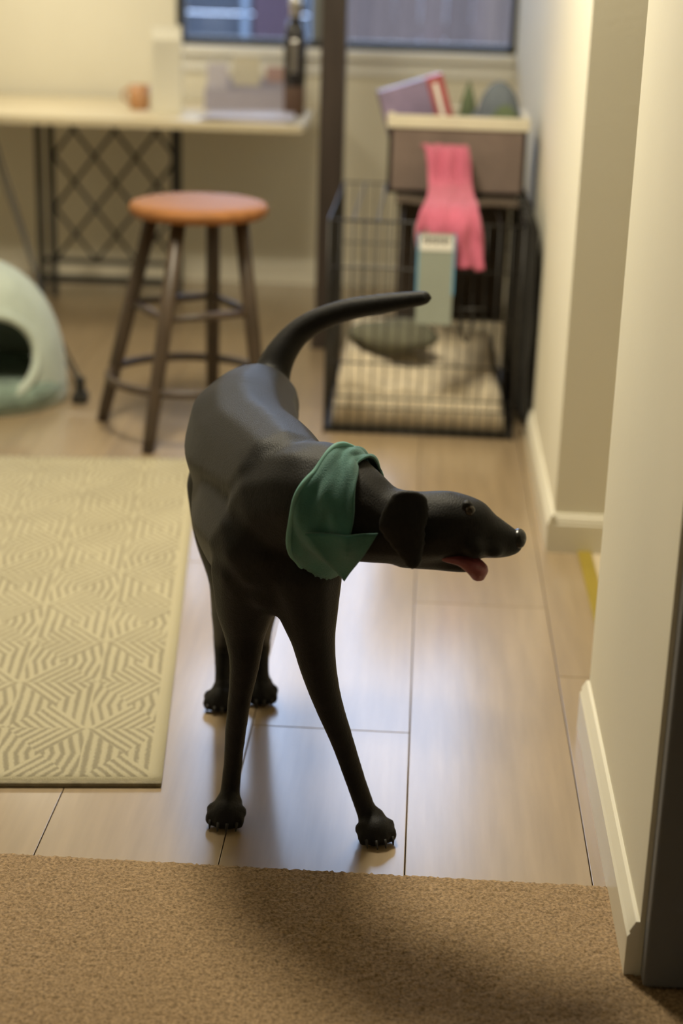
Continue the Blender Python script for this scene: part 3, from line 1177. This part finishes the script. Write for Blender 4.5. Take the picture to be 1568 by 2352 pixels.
dog = thing('dog', ((pf1.x + ph2.x) / 2, (pf1.y + ph2.y) / 2, 0), 'black short haired dog in a teal bandana turning its lowered head aside', 'dog')
body = obj('body', (dvs, dfs), M['fur'], dog, smooth=True)
tree = BVHTree.FromPolygons(dvs, dfs)
# ears: flat drooping lobes on both sides of the skull
for s, Y0 in ((-1, 1.978), (1, 2.10)):
    bm = nb()
    p0, p1, p2 = P(938, 1152, Y0 + .006 * -s), P(922, 1210, Y0 + s * .004), P(948, 1282, Y0 + s * .002)
    for k in range(9):
        t_ = k / 8
        c = p0.lerp(p1, t_ * 2) if t_ < .5 else p1.lerp(p2, t_ * 2 - 1)
        w = .013 + .021 * math.sin(PI * min(1.0, .22 + t_ * .80)) ** .9
        ball(bm, c, (w, .008, .017), 2)
    me_ = bpy.data.meshes.new('ear_raw')
    bm.to_mesh(me_)
    bm.free()
    eo = bpy.data.objects.new('ear_raw', me_)
    col.objects.link(eo)
    q = eo.modifiers.new('r', 'REMESH')
    q.mode = 'VOXEL'
    q.voxel_size = .003
    q = eo.modifiers.new('s', 'SMOOTH')
    q.iterations = 6
    em = bpy.data.meshes.new_from_object(eo.evaluated_get(bpy.context.evaluated_depsgraph_get()))
    bpy.data.objects.remove(eo)
    obj('ear', ([v.co.copy() for v in em.vertices], [tuple(p.vertices) for p in em.polygons]), M['fur'], body, smooth=True)
for Y0 in (1.975, 2.085):
    # eyes set on the side of the stop
    o_ = P(1085, 1186, Y0)
    hit = tree.find_nearest(o_)
    bm = nb()
    ball(bm, hit[0], .0068, 3)
    obj('eye', bm, M['eye'], body, smooth=True)
bm = nb()
np_ = P(1190, 1236, 2.03)
ball(bm, np_, (.011, .016, .013), 3)
for s in (-1, 1):
    ball(bm, np_ + Vector((.001, s * .010, -.002)), (.008, .007, .009), 2)
obj('nose', bm, M['nose'], body, smooth=True)
# tongue hanging from the side of the mouth
bm = nb()
pts = smooth_path([tuple(P(1035, 1278, 2.015)) + (.016,), tuple(P(1070, 1288, 2.008)) + (.017,), tuple(P(1092, 1304, 2.002)) + (.017,),
                   tuple(P(1098, 1322, 2.0)) + (.010,)], 6)
for (x, y, z, r) in pts:
    ball(bm, (x, y, z), (r, r * 1.1, .0075), 2)
tg = obj('tongue', bm, M['tongue'], body, smooth=True)
for (c, f) in claws:
    bm = nb()
    tube(bm, [c + Vector((0, 0, .002)), c + f * .004 - Vector((0, 0, .004)), c + f * .007 - Vector((0, 0, .010))], [.0026, .0022, .0008], 7)
    obj('claw', bm, M['claw'], body, smooth=True)

# bandana around the neck: a wrapped band that follows the coat and drops to a point on the chest
A = P(700, 1120, 2.12)
B = P(872, 1196, 2.05)
ax = (B - A).normalized()
L_ = (B - A).length
e2 = ax.cross(Vector((0, 1, 0))).normalized()          # roughly up
if e2.z < 0:
    e2 = -e2
e1 = ax.cross(e2).normalized()
if e1.y > 0:
    e1 = -e1                                           # towards the front of the dog
nu, nv = 96, 22
vv, ff = [], []
for i in range(nu):
    a = 2 * PI * i / nu
    d = e1 * math.cos(a) + e2 * math.sin(a)
    low = max(0.0, math.cos(a + 0.9))                  # chest side, below
    t0 = .44 - .12 * low - .06 * max(0, math.sin(a))
    t1 = .66 + .36 * max(0.0, math.cos(a + .25)) ** .8
    for j in range(nv + 1):
        t_ = t0 + (t1 - t0) * j / nv
        o_ = A + ax * (L_ * t_)
        h_ = tree.ray_cast(o_ + d * .16, -d, .16)
        r = (h_[0] - o_).length if h_[0] is not None else .07
        vv.append([o_, d, min(r, .108)])
for it in range(10):                                   # even the radii out so it hangs as cloth
    q = [w_[2] for w_ in vv]
    for i in range(nu):
        for j in range(nv + 1):
            k = i * (nv + 1) + j
            nb4 = [((i + 1) % nu) * (nv + 1) + j, ((i - 1) % nu) * (nv + 1) + j,
                   i * (nv + 1) + min(j + 1, nv), i * (nv + 1) + max(j - 1, 0)]
            vv[k][2] = max(sum(q[n2] for n2 in nb4) / 4, q[k] * .99)
pts = []
for i in range(nu):
    a = 2 * PI * i / nu
    for j in range(nv + 1):
        o_, d, r = vv[i * (nv + 1) + j]
        fold = .0030 * math.sin(a * 6 + j * .45) + .003 * noise.noise(Vector((math.cos(a) * 2, math.sin(a) * 2, j * .25)))
        pts.append(o_ + d * (r + .0075 + fold))
for i in range(nu):
    for j in range(nv):
        a0, b0 = i * (nv + 1) + j, ((i + 1) % nu) * (nv + 1) + j
        ff.append((a0, a0 + 1, b0 + 1, b0))
edge = [pts[i * (nv + 1)] for i in range(nu)]
band = obj('bandana', (pts, ff), M['teal'], dog, smooth=True)
s_ = band.modifiers.new('thickness', 'SOLIDIFY')
s_.thickness = .003
s_.offset = 0
band['label'] = 'teal mesh bandana wrapped round the neck'
bm = nb()
tube(bm, edge, .0042, 8, True)
obj('edging', bm, M['teal2'], band, smooth=True)
btree = BVHTree.FromPolygons(dvs + pts, dfs + [tuple(k + len(dvs) for k in f) for f in ff])
pt = [P(700, 1225, 2.0), P(866, 1240, 1.965), P(788, 1352, 2.0)]
n_ = 18
idx, hv, xz = {}, {}, {}
for i in range(n_ + 1):
    for j in range(n_ + 1 - i):
        u, w = i / n_, j / n_
        p = pt[0] * (1 - u - w) + pt[1] * u + pt[2] * w
        h_ = btree.ray_cast(Vector((p.x, 1.80, p.z)), Vector((0, 1, 0)), .6)
        xz[(i, j)] = (p.x, p.z)
        hv[(i, j)] = h_[0].y - .006 if h_[0] is not None and h_[0].y < 2.12 else None
known = [v for v in hv.values() if v is not None]
mean = sum(known) / len(known)
cur = {k: (v if v is not None else mean) for k, v in hv.items()}
for it in range(25):
    nx_ = {}
    for (i, j) in cur:
        ns = [cur[q] for q in ((i + 1, j), (i - 1, j), (i, j + 1), (i, j - 1), (i + 1, j - 1), (i - 1, j + 1)) if q in cur]
        av = sum(ns) / len(ns)
        nx_[(i, j)] = min(av, hv[(i, j)]) if hv[(i, j)] is not None else av
    cur = nx_
vv, ff = [], []
for k in cur:
    idx[k] = len(vv)
    vv.append(Vector((xz[k][0], cur[k], xz[k][1])))
for i in range(n_):
    for j in range(n_ - i):
        ff.append((idx[(i, j)], idx[(i + 1, j)], idx[(i, j + 1)]))
        if j < n_ - i - 1:
            ff.append((idx[(i + 1, j)], idx[(i + 1, j + 1)], idx[(i, j + 1)]))
fl = obj('bandana_point', (vv, ff), M['teal'], dog, smooth=True)
s_ = fl.modifiers.new('thickness', 'SOLIDIFY')
s_.thickness = .004
s_.offset = 0
